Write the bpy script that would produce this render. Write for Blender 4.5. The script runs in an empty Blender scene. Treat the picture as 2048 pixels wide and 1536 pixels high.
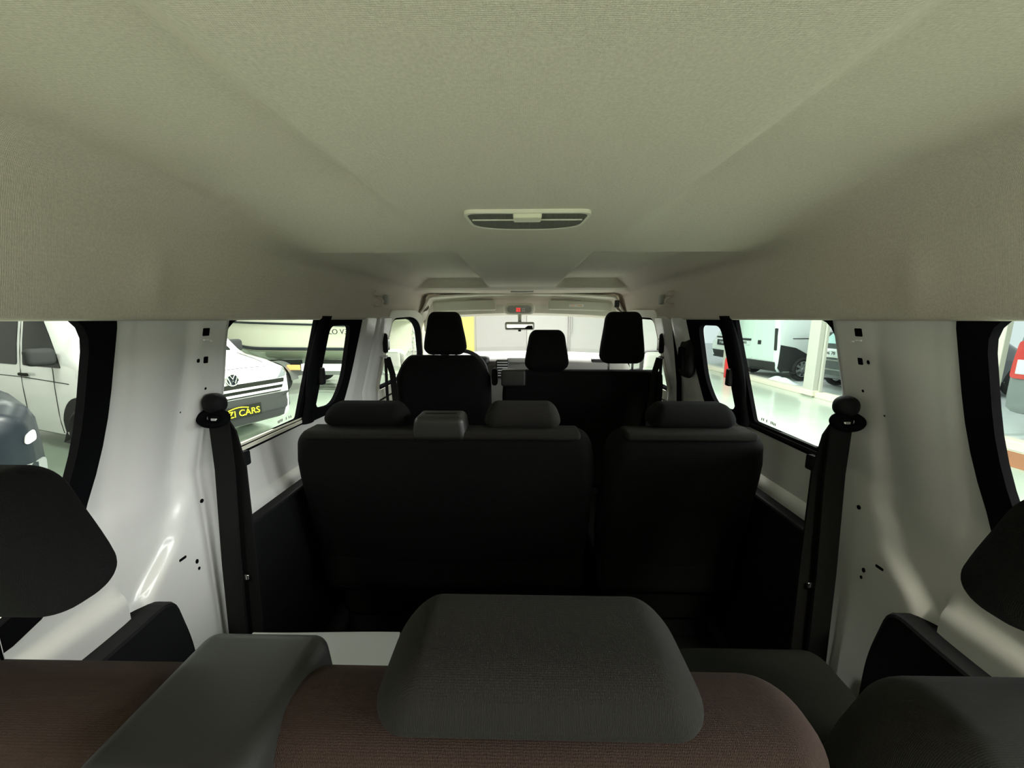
import bpy, bmesh, math, random
from mathutils import Vector, Matrix
from mathutils.bvhtree import BVHTree
random.seed(7)
SC = bpy.context.scene
COL = SC.collection
R = math.radians
# ------------------------------------------------------------------ camera, world, exposure
cam_data = bpy.data.cameras.new('camera')
cam_data.sensor_width = 36.0
cam_data.lens = 770 / 2048 * 36.0
cam_data.clip_start = 0.01
cam = bpy.data.objects.new('camera', cam_data)
COL.objects.link(cam)
cam.location = (-0.012, 0, 1.70)
cam.rotation_euler = (R(90) - math.atan(130 / 770), 0, math.atan(16 / 770))
SC.camera = cam
w = bpy.data.worlds.new('world'); SC.world = w; w.use_nodes = True
w.node_tree.nodes['Background'].inputs[0].default_value = (0.93, 0.98, 1.0, 1)
w.node_tree.nodes['Background'].inputs[1].default_value = .95
SC.view_settings.view_transform = 'Standard'
SC.view_settings.look = 'None'
SC.view_settings.gamma = 1
SC.view_settings.use_curve_mapping = False
SC.view_settings.exposure = 0.0
SC.cycles.max_bounces = 10
SC.cycles.diffuse_bounces = 6

def area(name, loc, rot, sx, sy, power, col):
    l = bpy.data.lights.new(name, 'AREA'); l.shape = 'RECTANGLE'; l.size = sx; l.size_y = sy
    l.energy = power; l.color = col
    o = bpy.data.objects.new(name, l); COL.objects.link(o); o.location = loc; o.rotation_euler = rot
    return o
for i, (x, y, p, c) in enumerate([
        (-5.5, 2.0, 170, (.97, 1, .92)), (-5.5, 7.0, 190, (.97, 1, .92)), (-5.5, 12.0, 200, (.97, 1, .93)),
        (0.2, 4.9, 1100, (1, .99, .95)), (0.0, 12.0, 270, (1, .97, .95)),  # first one boosted so its floor bounce brightens the front headliner
        (4.2, 8.0, 200, (.93, 1, 1)),
        (0.3, -1.75, 680, (1, .90, .76))]):  # added behind the van, its floor bounce brightens the headliner
    area('hall_and_bounce_lamp_%d' % i, (x, y, 4.3), (0, 0, 0), 3.0, .5, p, c)

area('added_daylight_fill', (6.3, -2.0, 2.75), (0, R(80), 0), 1.7, 9.0, 620, (1, .98, .98)).data.spread = R(130)  # added area light standing for daylight, brightens the left wall and pillar

# ------------------------------------------------------------------ materials
MATS = {}
def mat(name, col, rough=.5, metal=0, coat=0, bump=None, spec=.5, noise=None, emit=None, sheen=0):
    m = bpy.data.materials.new(name); m.use_nodes = True
    nt = m.node_tree; b = nt.nodes['Principled BSDF']
    b.inputs['Base Color'].default_value = (*col, 1)
    b.inputs['Roughness'].default_value = rough
    b.inputs['Metallic'].default_value = metal
    b.inputs['Coat Weight'].default_value = coat
    b.inputs['Coat Roughness'].default_value = .06
    b.inputs['Specular IOR Level'].default_value = spec
    b.inputs['Sheen Weight'].default_value = sheen
    if emit:
        b.inputs['Emission Color'].default_value = (*emit[0], 1); b.inputs['Emission Strength'].default_value = emit[1]
    tc = nt.nodes.new('ShaderNodeTexCoord')
    if noise:        # (scale, second colour, contrast)
        n = nt.nodes.new('ShaderNodeTexNoise'); n.inputs['Scale'].default_value = noise[0]; n.inputs['Detail'].default_value = 6
        nt.links.new(tc.outputs['Object'], n.inputs['Vector'])
        r = nt.nodes.new('ShaderNodeValToRGB')
        r.color_ramp.elements[0].position = .5 - noise[2]; r.color_ramp.elements[1].position = .5 + noise[2]
        r.color_ramp.elements[0].color = (*col, 1); r.color_ramp.elements[1].color = (*noise[1], 1)
        nt.links.new(n.outputs['Fac'], r.inputs['Fac']); nt.links.new(r.outputs['Color'], b.inputs['Base Color'])
    if bump:         # (kind, scale, strength, distance)
        if bump[0] == 'noise':
            t = nt.nodes.new('ShaderNodeTexNoise'); t.inputs['Scale'].default_value = bump[1]; t.inputs['Detail'].default_value = 4
            nt.links.new(tc.outputs['Object'], t.inputs['Vector']); out = t.outputs['Fac']
        else:        # weave
            t = nt.nodes.new('ShaderNodeTexWave'); t.inputs['Scale'].default_value = bump[1]; t.inputs['Distortion'].default_value = 3; t.inputs['Detail'].default_value = 2
            t.bands_direction = 'X'
            t2 = nt.nodes.new('ShaderNodeTexWave'); t2.inputs['Scale'].default_value = bump[1]; t2.inputs['Distortion'].default_value = 3
            t2.bands_direction = 'Y'
            nt.links.new(tc.outputs['Object'], t.inputs['Vector']); nt.links.new(tc.outputs['Object'], t2.inputs['Vector'])
            a = nt.nodes.new('ShaderNodeMath'); a.operation = 'ADD'
            nt.links.new(t.outputs['Fac'], a.inputs[0]); nt.links.new(t2.outputs['Fac'], a.inputs[1]); out = a.outputs[0]
        bp = nt.nodes.new('ShaderNodeBump'); bp.inputs['Strength'].default_value = bump[2]; bp.inputs['Distance'].default_value = bump[3]
        nt.links.new(out, bp.inputs['Height']); nt.links.new(bp.outputs['Normal'], b.inputs['Normal'])
    MATS[name] = m
    return m
def glass_mat(name, tint, refl=.06):
    m = bpy.data.materials.new(name); m.use_nodes = True; nt = m.node_tree
    nt.nodes.clear()
    o = nt.nodes.new('ShaderNodeOutputMaterial'); mx = nt.nodes.new('ShaderNodeMixShader')
    t = nt.nodes.new('ShaderNodeBsdfTransparent'); g = nt.nodes.new('ShaderNodeBsdfGlossy')
    t.inputs[0].default_value = (*tint, 1); g.inputs['Roughness'].default_value = .02
    mx.inputs[0].default_value = refl
    nt.links.new(t.outputs[0], mx.inputs[1]); nt.links.new(g.outputs[0], mx.inputs[2]); nt.links.new(mx.outputs[0], o.inputs[0])
    MATS[name] = m; return m
mat('headliner', (.66, .60, .52), .95, bump=('weave', 190, .25, .001), noise=(320, (.55, .50, .43), .2))
mat('paint', (.74, .73, .71), .36, coat=.35)
mat('black_frame', (.006, .006, .007), .5, spec=0)
mat('black_plastic', (.005, .005, .006), .7, spec=.2, bump=('noise', 600, .2, .001))
mat('fabric', (.005, .005, .005), .95, bump=('weave', 260, .4, .001), spec=.15)
mat('fabric_mid', (.014, .015, .013), .95, bump=('weave', 260, .4, .001), spec=.2)
mat('fabric_light', (.018, .0165, .015), .95, bump=('weave', 260, .4, .001), spec=.2)
mat('fabric_warm_lit', (.045, .028, .023), .95, bump=('weave', 230, .5, .001), spec=.15)  # dark grey fabric, the warm light on it mixed into the colour
mat('seat_plastic', (.018, .017, .016), .5, bump=('noise', 500, .15, .001))
mat('belt', (.006, .006, .006), .7, spec=.2)
mat('cream_trim', (.72, .70, .60), .6)
mat('grey_trim', (.42, .43, .40), .6)
mat('visor', (.55, .54, .45), .8)
mat('carpet', (.006, .006, .006), 1.0, spec=.1)
mat('dash', (.20, .19, .18), .7)
mat('dark_dash', (.02, .02, .022), .55)
mat('lens', (.11, .115, .09), .5, spec=.2, bump=('weave', 120, .8, .002))
mat('lens_switch', (.72, .70, .56), .4)
mat('chrome', (.8, .8, .8), .12, metal=1)
mat('mirror_glass', (.8, .85, .82), .03, metal=1)
mat('red_mark', (.8, .02, .02), .4, emit=((1, .05, .05), 1.0))
mat('white_mark', (.9, .9, .9), .4)
mat('paper', (.62, .62, .64), .5)
mat('hall_floor', (.38, .46, .37), .22, noise=(.9, (.46, .54, .45), .25), coat=.3)
mat('outdoor_ground', (.55, .56, .55), .8, noise=(2, (.65, .66, .65), .3))
mat('hall_wall', (.70, .68, .66), .8)
mat('gate_white', (.50, .48, .47), .7)
mat('hall_panel', (.42, .39, .39), .6)
mat('yellow', (.85, .72, .18), .6)
mat('column', (.44, .46, .40), .6)
mat('curb', (.62, .60, .50), .7)
mat('mat_brown', (.30, .13, .06), .8)
mat('red', (.55, .02, .02), .35, coat=.5)
mat('car_white', (.82, .84, .82), .25, coat=1)
mat('car_green_white', (.68, .77, .72), .25, coat=1)
mat('car_dark', (.05, .055, .06), .25, coat=1)
mat('car_navy', (.006, .010, .016), .35, spec=.3)
mat('car_silver', (.20, .21, .21), .4)
mat('car_glass', (.008, .010, .010), .3, spec=.1)
mat('car_glass_light', (.45, .62, .64), .08)
mat('cladding', (.030, .031, .031), .65, spec=.25)
mat('bumper_grey', (.032, .034, .032), .6, spec=.3)
mat('tyre', (.015, .015, .015), .8)
mat('rim', (.55, .56, .56), .3, metal=.7)
mat('headlight', (.16, .18, .18), .1, coat=1)
mat('plate_black', (.010, .012, .008), .7, spec=.2)
mat('plate_yellow', (.90, .85, .02), .5)
mat('plate_white', (.65, .68, .68), .5)
mat('plate_ink', (.02, .02, .02), .6)
mat('tail_red', (.55, .03, .03), .15, coat=1)
mat('orange', (.9, .45, .15), .4)
mat('hull', (.62, .62, .50), .3, coat=.6)
mat('hull_low', (.50, .55, .42), .35, coat=.5)
mat('hull_stripe', (.01, .015, .02), .4)
mat('steel', (.30, .31, .30), .4, metal=.6)
mat('leaf', (.10, .22, .07), .6)
mat('leaf_pale', (.45, .55, .35), .6)
mat('pot', (.55, .50, .42), .7)
mat('ice', (.9, .92, .95), .9)
glass_mat('pane', (.97, 1.0, .98), .05)
glass_mat('shop_pane', (.96, 1.0, .99), .004)

# ------------------------------------------------------------------ mesh helpers
def mesh_obj(name, geo, m, parent=None, smooth=True, local=False, bevel=0):
    verts, faces = geo
    me = bpy.data.meshes.new(name)
    me.from_pydata([tuple(v) for v in verts], [], faces)
    bm = bmesh.new(); bm.from_mesh(me)
    bmesh.ops.remove_doubles(bm, verts=bm.verts, dist=1e-5)
    bmesh.ops.recalc_face_normals(bm, faces=bm.faces)
    bm.to_mesh(me); bm.free()
    me.materials.append(MATS[m])
    o = bpy.data.objects.new(name, me); COL.objects.link(o)
    for p in me.polygons: p.use_smooth = smooth
    if smooth:
        try: me.set_sharp_from_angle(angle=R(38))
        except Exception: pass
    if bevel:
        b = o.modifiers.new('bevel', 'BEVEL'); b.width = bevel; b.segments = 2; b.limit_method = 'ANGLE'
    if parent:
        o.parent = parent
        if not local: o.matrix_parent_inverse = pmat(parent).inverted()
    return o
def pmat(p):
    m = Matrix.Translation(p.location) @ p.rotation_euler.to_matrix().to_4x4()
    if p.parent: m = pmat(p.parent) @ p.matrix_parent_inverse @ m
    return m
def tag(o, label=None, cat=None, group=None, kind=None):
    if label: o['label'] = label
    if cat: o['category'] = cat
    if group: o['group'] = group
    if kind: o['kind'] = kind
    return o
def thing(name, label, cat, loc=(0, 0, 0), rz=0, group=None):
    o = bpy.data.objects.new(name, None); COL.objects.link(o); o.empty_display_size = .05
    o.location = loc; o.rotation_euler = (0, 0, rz)
    return tag(o, label, cat, group)
def struct(o, label=None):
    o['kind'] = 'structure'
    if label: o['label'] = label
    return o
def copy_tree(o, parent=None):
    c = o.copy(); COL.objects.link(c)
    if parent: c.parent = parent
    for ch in list(o.children): copy_tree(ch, c)
    return c
def join(*gs):
    V, F = [], []
    for v, f in gs:
        n = len(V); V += list(v); F += [tuple(i + n for i in q) for q in f]
    return V, F
def xf(g, loc=(0, 0, 0), rot=(0, 0, 0), sc=(1, 1, 1)):
    from mathutils import Euler
    m = Matrix.Translation(loc) @ Euler(rot).to_matrix().to_4x4() @ Matrix.Diagonal((*sc, 1))
    return [m @ Vector(v) for v in g[0]], g[1]
def box(c, s):
    x, y, z = c; a, b, d = s[0] / 2, s[1] / 2, s[2] / 2
    v = [(x + i * a, y + j * b, z + k * d) for i in (-1, 1) for j in (-1, 1) for k in (-1, 1)]
    return v, [(0, 1, 3, 2), (4, 6, 7, 5), (0, 4, 5, 1), (2, 3, 7, 6), (0, 2, 6, 4), (1, 5, 7, 3)]
def rbox(c, s, r, fn=None, k=3, m=3):
    """rounded box centred on c, fn deforms the point given in centred coordinates"""
    h = [q / 2 for q in s]
    def coords(hh):
        rr = min(r, hh * .999)
        cs = [-(hh - rr) - rr * math.tan(R(45) * (k - i) / k) for i in range(k)]
        mid = [-(hh - rr) + 2 * (hh - rr) * i / m for i in range(m + 1)]
        return cs + mid + [-q for q in reversed(cs)]
    cx = [coords(q) for q in h]
    V, F = [], []
    for ax in range(3):
        a, b = (ax + 1) % 3, (ax + 2) % 3
        for sg in (-1, 1):
            base = len(V); na, nb = len(cx[a]), len(cx[b])
            for i in range(na):
                for j in range(nb):
                    p = [0, 0, 0]; p[ax] = sg * h[ax]; p[a] = cx[a][i]; p[b] = cx[b][j]
                    rr = [min(r, q * .999) for q in h]
                    inn = [max(-(h[q] - rr[q]), min(h[q] - rr[q], p[q])) for q in range(3)]
                    d = Vector([(p[q] - inn[q]) / rr[q] for q in range(3)])
                    if d.length > 0: d.normalize()
                    V.append([inn[q] + d[q] * rr[q] for q in range(3)])
            for i in range(na - 1):
                for j in range(nb - 1):
                    q = base + i * nb + j
                    F.append((q, q + 1, q + nb + 1, q + nb))
    if fn: V = [fn(*v) for v in V]
    return [(v[0] + c[0], v[1] + c[1], v[2] + c[2]) for v in V], F
def grid(fn, nu, nv, close_u=False):
    V = [fn(i / nu, j / nv) for i in range(nu + 1) for j in range(nv + 1)]
    F = [(i * (nv + 1) + j, i * (nv + 1) + j + 1, (i + 1) * (nv + 1) + j + 1, (i + 1) * (nv + 1) + j) for i in range(nu) for j in range(nv)]
    return V, F
def tube(pts, r, n=10, cap=True):
    pts = [Vector(p) for p in pts]; V, F = [], []
    rs = r if isinstance(r, (list, tuple)) else [r] * len(pts)
    up = None
    for i, p in enumerate(pts):
        d = (pts[min(i + 1, len(pts) - 1)] - pts[max(i - 1, 0)]).normalized()
        if up is None: up = Vector((0, 0, 1)) if abs(d.z) < .9 else Vector((1, 0, 0))
        a = d.cross(up).normalized(); b = d.cross(a).normalized(); up = -b if (-b).dot(up) > 0 else b
        for k in range(n):
            t = 2 * math.pi * k / n
            V.append(p + a * math.cos(t) * rs[i] + b * math.sin(t) * rs[i])
    for i in range(len(pts) - 1):
        for k in range(n):
            F.append((i * n + k, i * n + (k + 1) % n, (i + 1) * n + (k + 1) % n, (i + 1) * n + k))
    if cap:
        F.append(tuple(range(n))); F.append(tuple((len(pts) - 1) * n + k for k in range(n)))
    return V, F
def prism(poly, d0, d1, mp):
    """poly of (a,b); mp(a,b,d) -> point"""
    n = len(poly)
    V = [mp(a, b, d0) for a, b in poly] + [mp(a, b, d1) for a, b in poly]
    F = [tuple(range(n)), tuple(range(n, 2 * n))] + [(i, (i + 1) % n, n + (i + 1) % n, n + i) for i in range(n)]
    return V, F
def ring(outer, inner, d0, d1, mp):
    n = len(outer); V = []
    for poly, d in ((outer, d0), (inner, d0), (inner, d1), (outer, d1)):
        V += [mp(a, b, d) for a, b in poly]
    F = []
    for q in range(4):
        for i in range(n):
            j = (i + 1) % n; A = q * n; B = ((q + 1) % 4) * n
            F.append((A + i, A + j, B + j, B + i))
    return V, F
def fillet(poly, r, k=5):
    out = []; n = len(poly)
    for i in range(n):
        p = Vector(poly[i]); a = Vector(poly[i - 1]) - p; b = Vector(poly[(i + 1) % n]) - p
        rr = r[i] if isinstance(r, (list, tuple)) else r
        rr = min(rr, a.length * .49, b.length * .49)
        A = p + a.normalized() * rr; B = p + b.normalized() * rr
        for q in range(k + 1):
            t = q / k
            v = A * (1 - t) ** 2 + p * 2 * t * (1 - t) + B * t * t
            out.append((v.x, v.y))
    return out
def sst(a, b, t):
    t = max(0, min(1, (t - a) / (b - a))); return t * t * (3 - 2 * t)
def inside(poly, y, z):
    c = False; n = len(poly)
    for i in range(n):
        (a, b), (p, q) = poly[i], poly[i - 1]
        if (b > z) != (q > z) and y < (p - a) * (z - b) / (q - b) + a: c = not c
    return c
def text_geo(s, size, depth=.002):
    cu = bpy.data.curves.new('t', 'FONT'); cu.body = s; cu.size = size; cu.extrude = depth; cu.align_x = 'CENTER'; cu.align_y = 'CENTER'
    o = bpy.data.objects.new('t', cu); COL.objects.link(o)
    me = bpy.data.meshes.new_from_object(o)
    g = ([v.co.copy() for v in me.vertices], [tuple(p.vertices) for p in me.polygons])
    bpy.data.objects.remove(o); bpy.data.curves.remove(cu); bpy.data.meshes.remove(me)
    return g

# ------------------------------------------------------------------ the van: walls
def WX(z): return .80 - max(0, z - 1.35) * .27
REAR_OUT = fillet([(-.38, 1.715), (.648, 1.715), (.648, 1.45), (.575, 1.20), (-.38, 1.20)], [.06, .03, .3, .12, .06])
REAR_IN = fillet([(-.34, 1.708), (.607, 1.708), (.607, 1.45), (.535, 1.235), (-.34, 1.235)], [.06, .06, .3, .10, .06])
REAR_MID = fillet([(-.36, 1.712), (.63, 1.712), (.63, 1.45), (.555, 1.215), (-.36, 1.215)], [.06, .05, .3, .12, .06])
def in_mp(s):
    return lambda a, b, d: (s * (WX(b) - d), a, b)
FRONT_OUT = [(.865, 1.715), (1.665, 1.715), (1.665, 1.45), (1.65, 1.328), (.93, 1.328), (.885, 1.45)]
FRONT_MID = [(.895, 1.705), (1.645, 1.705), (1.64, 1.345), (.955, 1.345), (.905, 1.45)]
SIDE = [1]
def relief(y, z):
    d = 0.0
    # quarter panel between the rear window and the pillar column: convex vertical swell
    yb = .80 - .035 * sst(1.32, 1.22, z) - .10 * sst(1.24, 1.10, z)
    if y < .90:
        t = (y - .655) / (.80 - .655)
        if 0 < t < 1: d += .016 * math.sin(math.pi * t) * sst(1.25, 1.36, z) * (1 - sst(1.60, 1.67, z) * .7)
        d += .004 * math.exp(-((y - .668) / .004) ** 2) * sst(1.25, 1.33, z)
        col = sst(yb - .012, yb + .03, y)
        d += .020 * col * (1 - (.60 if SIDE[0] < 0 else .80) * sst(1.50 if SIDE[0] < 0 else 1.40, 1.69 if SIDE[0] < 0 else 1.52, z))
        if z < 1.10: d += .0
        # dip around the two lower mounting points
        d -= .004 * math.exp(-(((y - .835) / .018) ** 2 + ((z - 1.61) / .02) ** 2))
    elif y < 1.0:
        d += .020 * (1 - (.60 if SIDE[0] < 0 else .80) * sst(1.50 if SIDE[0] < 0 else 1.40, 1.69 if SIDE[0] < 0 else 1.52, z)) * (1 - sst(.875, .91, y)) if z > 1.33 else .020 * (1 - sst(.90, .96, y))
    if y < .66 and z < 1.2: d += .02 * sst(1.20, 1.15, z)
    if y > .97 and z < 1.32:
        d += .018 * sst(1.19, 1.17, z)
    if 1.66 < y:
        d += .02 * sst(1.66, 1.70, y) - .014 * math.exp(-((y - 1.83) / .012) ** 2) + .01 * sst(1.86, 1.9, y)
    return d * (1 - sst(1.70, 1.725, z)) - .05 * sst(1.72, 1.85, z)
def make_wall(s, name):
    SIDE[0] = s
    ny, nz = 250, 152; y0, y1, z0, z1 = -.48, 2.00, .50, 1.95
    V = []; F = []
    for i in range(ny + 1):
        y = y0 + (y1 - y0) * i / ny
        for j in range(nz + 1):
            z = z0 + (z1 - z0) * j / nz
            V.append((s * (WX(z) - relief(y, z)), y, z))
    for i in range(ny):
        for j in range(nz):
            y = y0 + (y1 - y0) * (i + .5) / ny; z = z0 + (z1 - z0) * (j + .5) / nz
            if inside(REAR_MID, y, z) or inside(FRONT_MID, y, z): continue
            q = i * (nz + 1) + j
            F.append((q, q + 1, q + nz + 2, q + nz + 1))
    o = mesh_obj(name, (V, F), 'paint')
    m = o.modifiers.new('solid', 'SOLIDIFY'); m.thickness = .012; m.offset = 0
    struct(o)
    # mounting holes: dark square and round openings
    def hole(y, z, sy, sz, rnd=False):
        x = s * (WX(z) - relief(y, z) - .0006)
        n = 16
        if rnd: p = [(y + sy / 2 * math.cos(t * 2 * math.pi / n), z + sz / 2 * math.sin(t * 2 * math.pi / n)) for t in range(n)]
        else: p = fillet([(y - sy / 2, z - sz / 2), (y + sy / 2, z - sz / 2), (y + sy / 2, z + sz / 2), (y - sy / 2, z + sz / 2)], .002, 2)
        h = mesh_obj('mounting_hole', prism(p, 0, -.004, lambda a, b, d: (s * (WX(b) - relief(y, b)) - s * (.0072 + d), a, b)), 'black_frame', o, smooth=False)
        return h
    hole(.835, 1.672, .017, .017); hole(.843, 1.610, .011, .015); hole(.823, 1.610, .007, .009, True)
    for y, z, sy, sz, r_ in [(.848, 1.27, .010, .010, 1), (.778, 1.165, .018, .006, 0), (.812, 1.135, .008, .011, 1), (.815, 1.115, .006, .008, 1), (.842, 1.545, .005, .006, 1), (.80, 1.50, .004, .004, 1)]:
        hole(y, z, sy, sz, bool(r_))
    for yy, zz, ln in ((.835, 1.655, .014), (.850, 1.652, .006)):
        mesh_obj('clip_tab', rbox((s * (WX(zz) - relief(yy, zz) - .008), yy, zz), (.004, ln, .004), .0015), 'white_mark', o)
    return o
wl = make_wall(-1, 'wall_left'); wr = make_wall(1, 'wall_right')

def make_windows(s):
    mp = in_mp(s)
    k = 0 if s < 0 else 3
    # rear quarter window
    f = struct(mesh_obj('window_%d' % (k + 1), ring(REAR_OUT, REAR_IN, .012, -.003, mp), 'black_frame'))
    mesh_obj('pane', prism(REAR_MID, -.004, -.008, mp), 'pane', f, smooth=False)
    # sliding window over the side door: black frame, divider and two panes
    big_o = fillet([(.868, 1.716), (1.352, 1.716), (1.352, 1.328), (.945, 1.328), (.880, 1.47)], [.04, .01, .01, .05, .3])
    big_i = fillet([(.898, 1.702), (1.300, 1.702), (1.292, 1.357), (.985, 1.357), (.893, 1.50)], [.06, .01, .01, .05, .3])
    sm_o = fillet([(1.345, 1.716), (1.668, 1.716), (1.664, 1.45), (1.640, 1.318), (1.345, 1.325)], [.01, .03, .2, .05, .01])
    sm_i = fillet([(1.392, 1.676), (1.562, 1.676), (1.592, 1.45), (1.545, 1.352), (1.385, 1.368)], [.035, .035, .12, .05, .05])
    f = struct(mesh_obj('window_%d' % (k + 2), join(ring(big_o, big_i, .010, -.003, mp), ring(sm_o, sm_i, .016, -.001, mp)), 'black_frame'))
    mesh_obj('pane', prism(big_i, -.004, -.008, mp), 'pane', f, smooth=False)
    mesh_obj('pane', prism(sm_i, -.002, -.006, mp), 'pane', f, smooth=False)
    # stepped divider that bulges half way up, with the catch
    def dv(u, v):
        z = 1.33 + (1.71 - 1.33) * v
        c = 1.338 - .012 * math.sin(math.pi * v) + .010 * math.sin(2 * math.pi * v)
        hw = .030 + .010 * math.exp(-((v - .42) / .16) ** 2)
        a = 2 * math.pi * u
        return mp(c + hw * math.cos(a), z, .020 + .016 * math.sin(a))
    mesh_obj('divider', grid(dv, 16, 30), 'black_frame', f)
    mesh_obj('catch', rbox((s * (WX(1.50) - .045), 1.338, 1.50), (.016, .026, .06), .006), 'black_plastic', f)
    # sliding rails under the big pane, left pair coloured pale as lit from outside
    rail = [(.985, 1.338), (1.33, 1.336), (1.33, 1.346), (.985, 1.348)]
    mesh_obj('slide_rail', prism(rail, .016, .006, mp), 'cream_trim' if s < 0 else 'black_plastic', f, smooth=False)
    rail = [(1.0, 1.352), (1.32, 1.349), (1.32, 1.355), (1.0, 1.359)]
    mesh_obj('slide_rail', prism(rail, .012, .002, mp), 'cream_trim' if s < 0 else 'black_plastic', f, smooth=False)
    sill = fillet([(.90, 1.30), (1.02, 1.298), (1.02, 1.338), (.90, 1.345)], .006)
    mesh_obj('sill_block', prism(sill, .030, 0, mp), 'black_plastic', f, smooth=False)
    # etched safety marking at the lower corner of the pane
    rnd = random.Random(3)
    gs = []
    for i, yy in enumerate([1.262, 1.252, 1.236, 1.214, 1.207, 1.200, 1.193]):
        gs.append(box((s * (WX(1.372) - .000), yy, 1.372 + rnd.uniform(-.001, .001)), (.001, .004, .009)))
    mesh_obj('glass_marking', join(*gs), 'grey_trim', f, smooth=False)
    return f
make_windows(-1); make_windows(1)

# black lower trims on the walls
def trims(s):
    k = 1 if s < 0 else 2
    mp = lambda a, b, d: (s * (WX(b) - d), a, b)
    rear = fillet([(-.46, 1.085), (.62, 1.115), (.715, 1.125), (.745, .98), (.75, .52), (-.46, .52)], [.02, .1, .04, .05, .02, .02])
    struct(mesh_obj('trim_%d' % (2 * k - 1), prism(rear, .06, .0, mp), 'black_plastic', bevel=.008, smooth=False))
    fr = fillet([(.885, 1.15), (1.25, 1.150), (1.96, 1.150), (1.96, .52), (.885, .52)], [.02, .1, .02, .02, .02])
    struct(mesh_obj('trim_%d' % (2 * k), prism(fr, .06, .01, mp), 'black_plastic', bevel=.008, smooth=False))
trims(-1); trims(1)

# ------------------------------------------------------------------ headliner
def roofz(x, y):
    ax = abs(x)
    strip = 1.884
    side_near = 1.934 - .052 * sst(.62, 1.08, y)
    wc = .20 + .02 * sst(1.0, .3, y)
    z = strip + (side_near - strip) * sst(wc, wc + .09, ax)
    if y > 1.115:
        rec = sst(1.115, 1.145, y) * sst(.185, .235, ax) * (1 - sst(.54 - .02 * sst(1.1, 1.9, y), .62, ax))
        end = 1 - sst(2.27, 2.285, y)
        z = z + (1.930 - z) * rec * end
    # front end of the roof: lower lip behind the header
    z = z - (z - 1.868) * sst(2.26, 2.34, y)
    z = z - sst(2.66, 2.80, y) * .11
    return z
XS = []
def cross(y, s_):
    """half cross-section, s_ in 0..1 from centre line to the lower lip"""
    N1 = .78
    fend = sst(1.95, 2.30, y)          # side fascia fades out towards the front doors
    lip = 1.703 + .035 * fend
    edge = .655
    if s_ < N1:
        x = edge * s_ / N1
        zr = roofz(x, y)
        t = sst(.585, .655, x)
        zc = 1.835
        if x > .585: zr = zr - (zr - zc) * (1 - math.sqrt(max(0, 1 - ((x - .585) / .07) ** 2))) if zr > zc else zr
        return x, zr
    t = (s_ - N1) / (1 - N1)
    rib = .006 * math.exp(-((y - .70) / .03) ** 2) * math.sin(math.pi * min(1, t * 1.1))
    if t < .85:
        q = t / .85
        return edge + .027 * q - rib, 1.835 + (lip - 1.835) * q
    q = (t - .85) / .15
    return edge + .027 + .012 * math.sin(q * math.pi / 2), lip - .006 * math.sin(q * math.pi)
def headliner():
    nx, ny = 120, 330
    ys = [-.46 + (2.80 + .46) * j / ny for j in range(ny + 1)]
    V, F = [], []
    for y in ys:
        for i in range(-nx, nx + 1):
            x, z = cross(y, abs(i) / nx)
            V.append((x if i >= 0 else -x, y, z))
    n = 2 * nx + 1
    for j in range(ny):
        for i in range(2 * nx):
            q = j * n + i; F.append((q, q + 1, q + n + 1, q + n))
    return V, F
hl = struct(mesh_obj('ceiling', headliner(), 'headliner'))
for p in hl.data.polygons: p.use_smooth = True
hl.data.set_sharp_from_angle(angle=R(75))
struct(mesh_obj('trim_5', box((0, 1.16, 1.975), (1.42, 3.3, .02)), 'paint', smooth=False), 'white outer roof skin of the van')
struct(mesh_obj('floor', box((0, 1.4, .52), (1.62, 3.9, .06)), 'carpet', smooth=False))

struct(mesh_obj('trim_10', box((0, -.50, 1.86), (1.40, .06, .20)), 'headliner', bevel=.02), 'unseen bar added over the rear opening to shade the headliner')  # out of view, added to keep the daylight fill off the headliner
# header above the windscreen
def header(u, v):
    x = (u - .5) * 1.36
    pts = [(2.62, 1.872), (2.70, 1.865), (2.735, 1.855), (2.755, 1.80), (2.765, 1.748), (2.80, 1.735), (2.86, 1.745)]
    q = v * (len(pts) - 1); i = min(int(q), len(pts) - 2); t = q - i
    y = pts[i][0] * (1 - t) + pts[i + 1][0] * t; z = pts[i][1] * (1 - t) + pts[i + 1][1] * t
    drop = .10 * sst(.60, .68, abs(x))
    return (x, y - .06 * (x / .68) ** 2, z - .03 * (x / .68) ** 2 - drop)
o = struct(mesh_obj('trim_6', grid(header, 60, 30), 'cream_trim'), 'cream header panel above the windscreen')
m = o.modifiers.new('solid', 'SOLIDIFY'); m.thickness = .01

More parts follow.
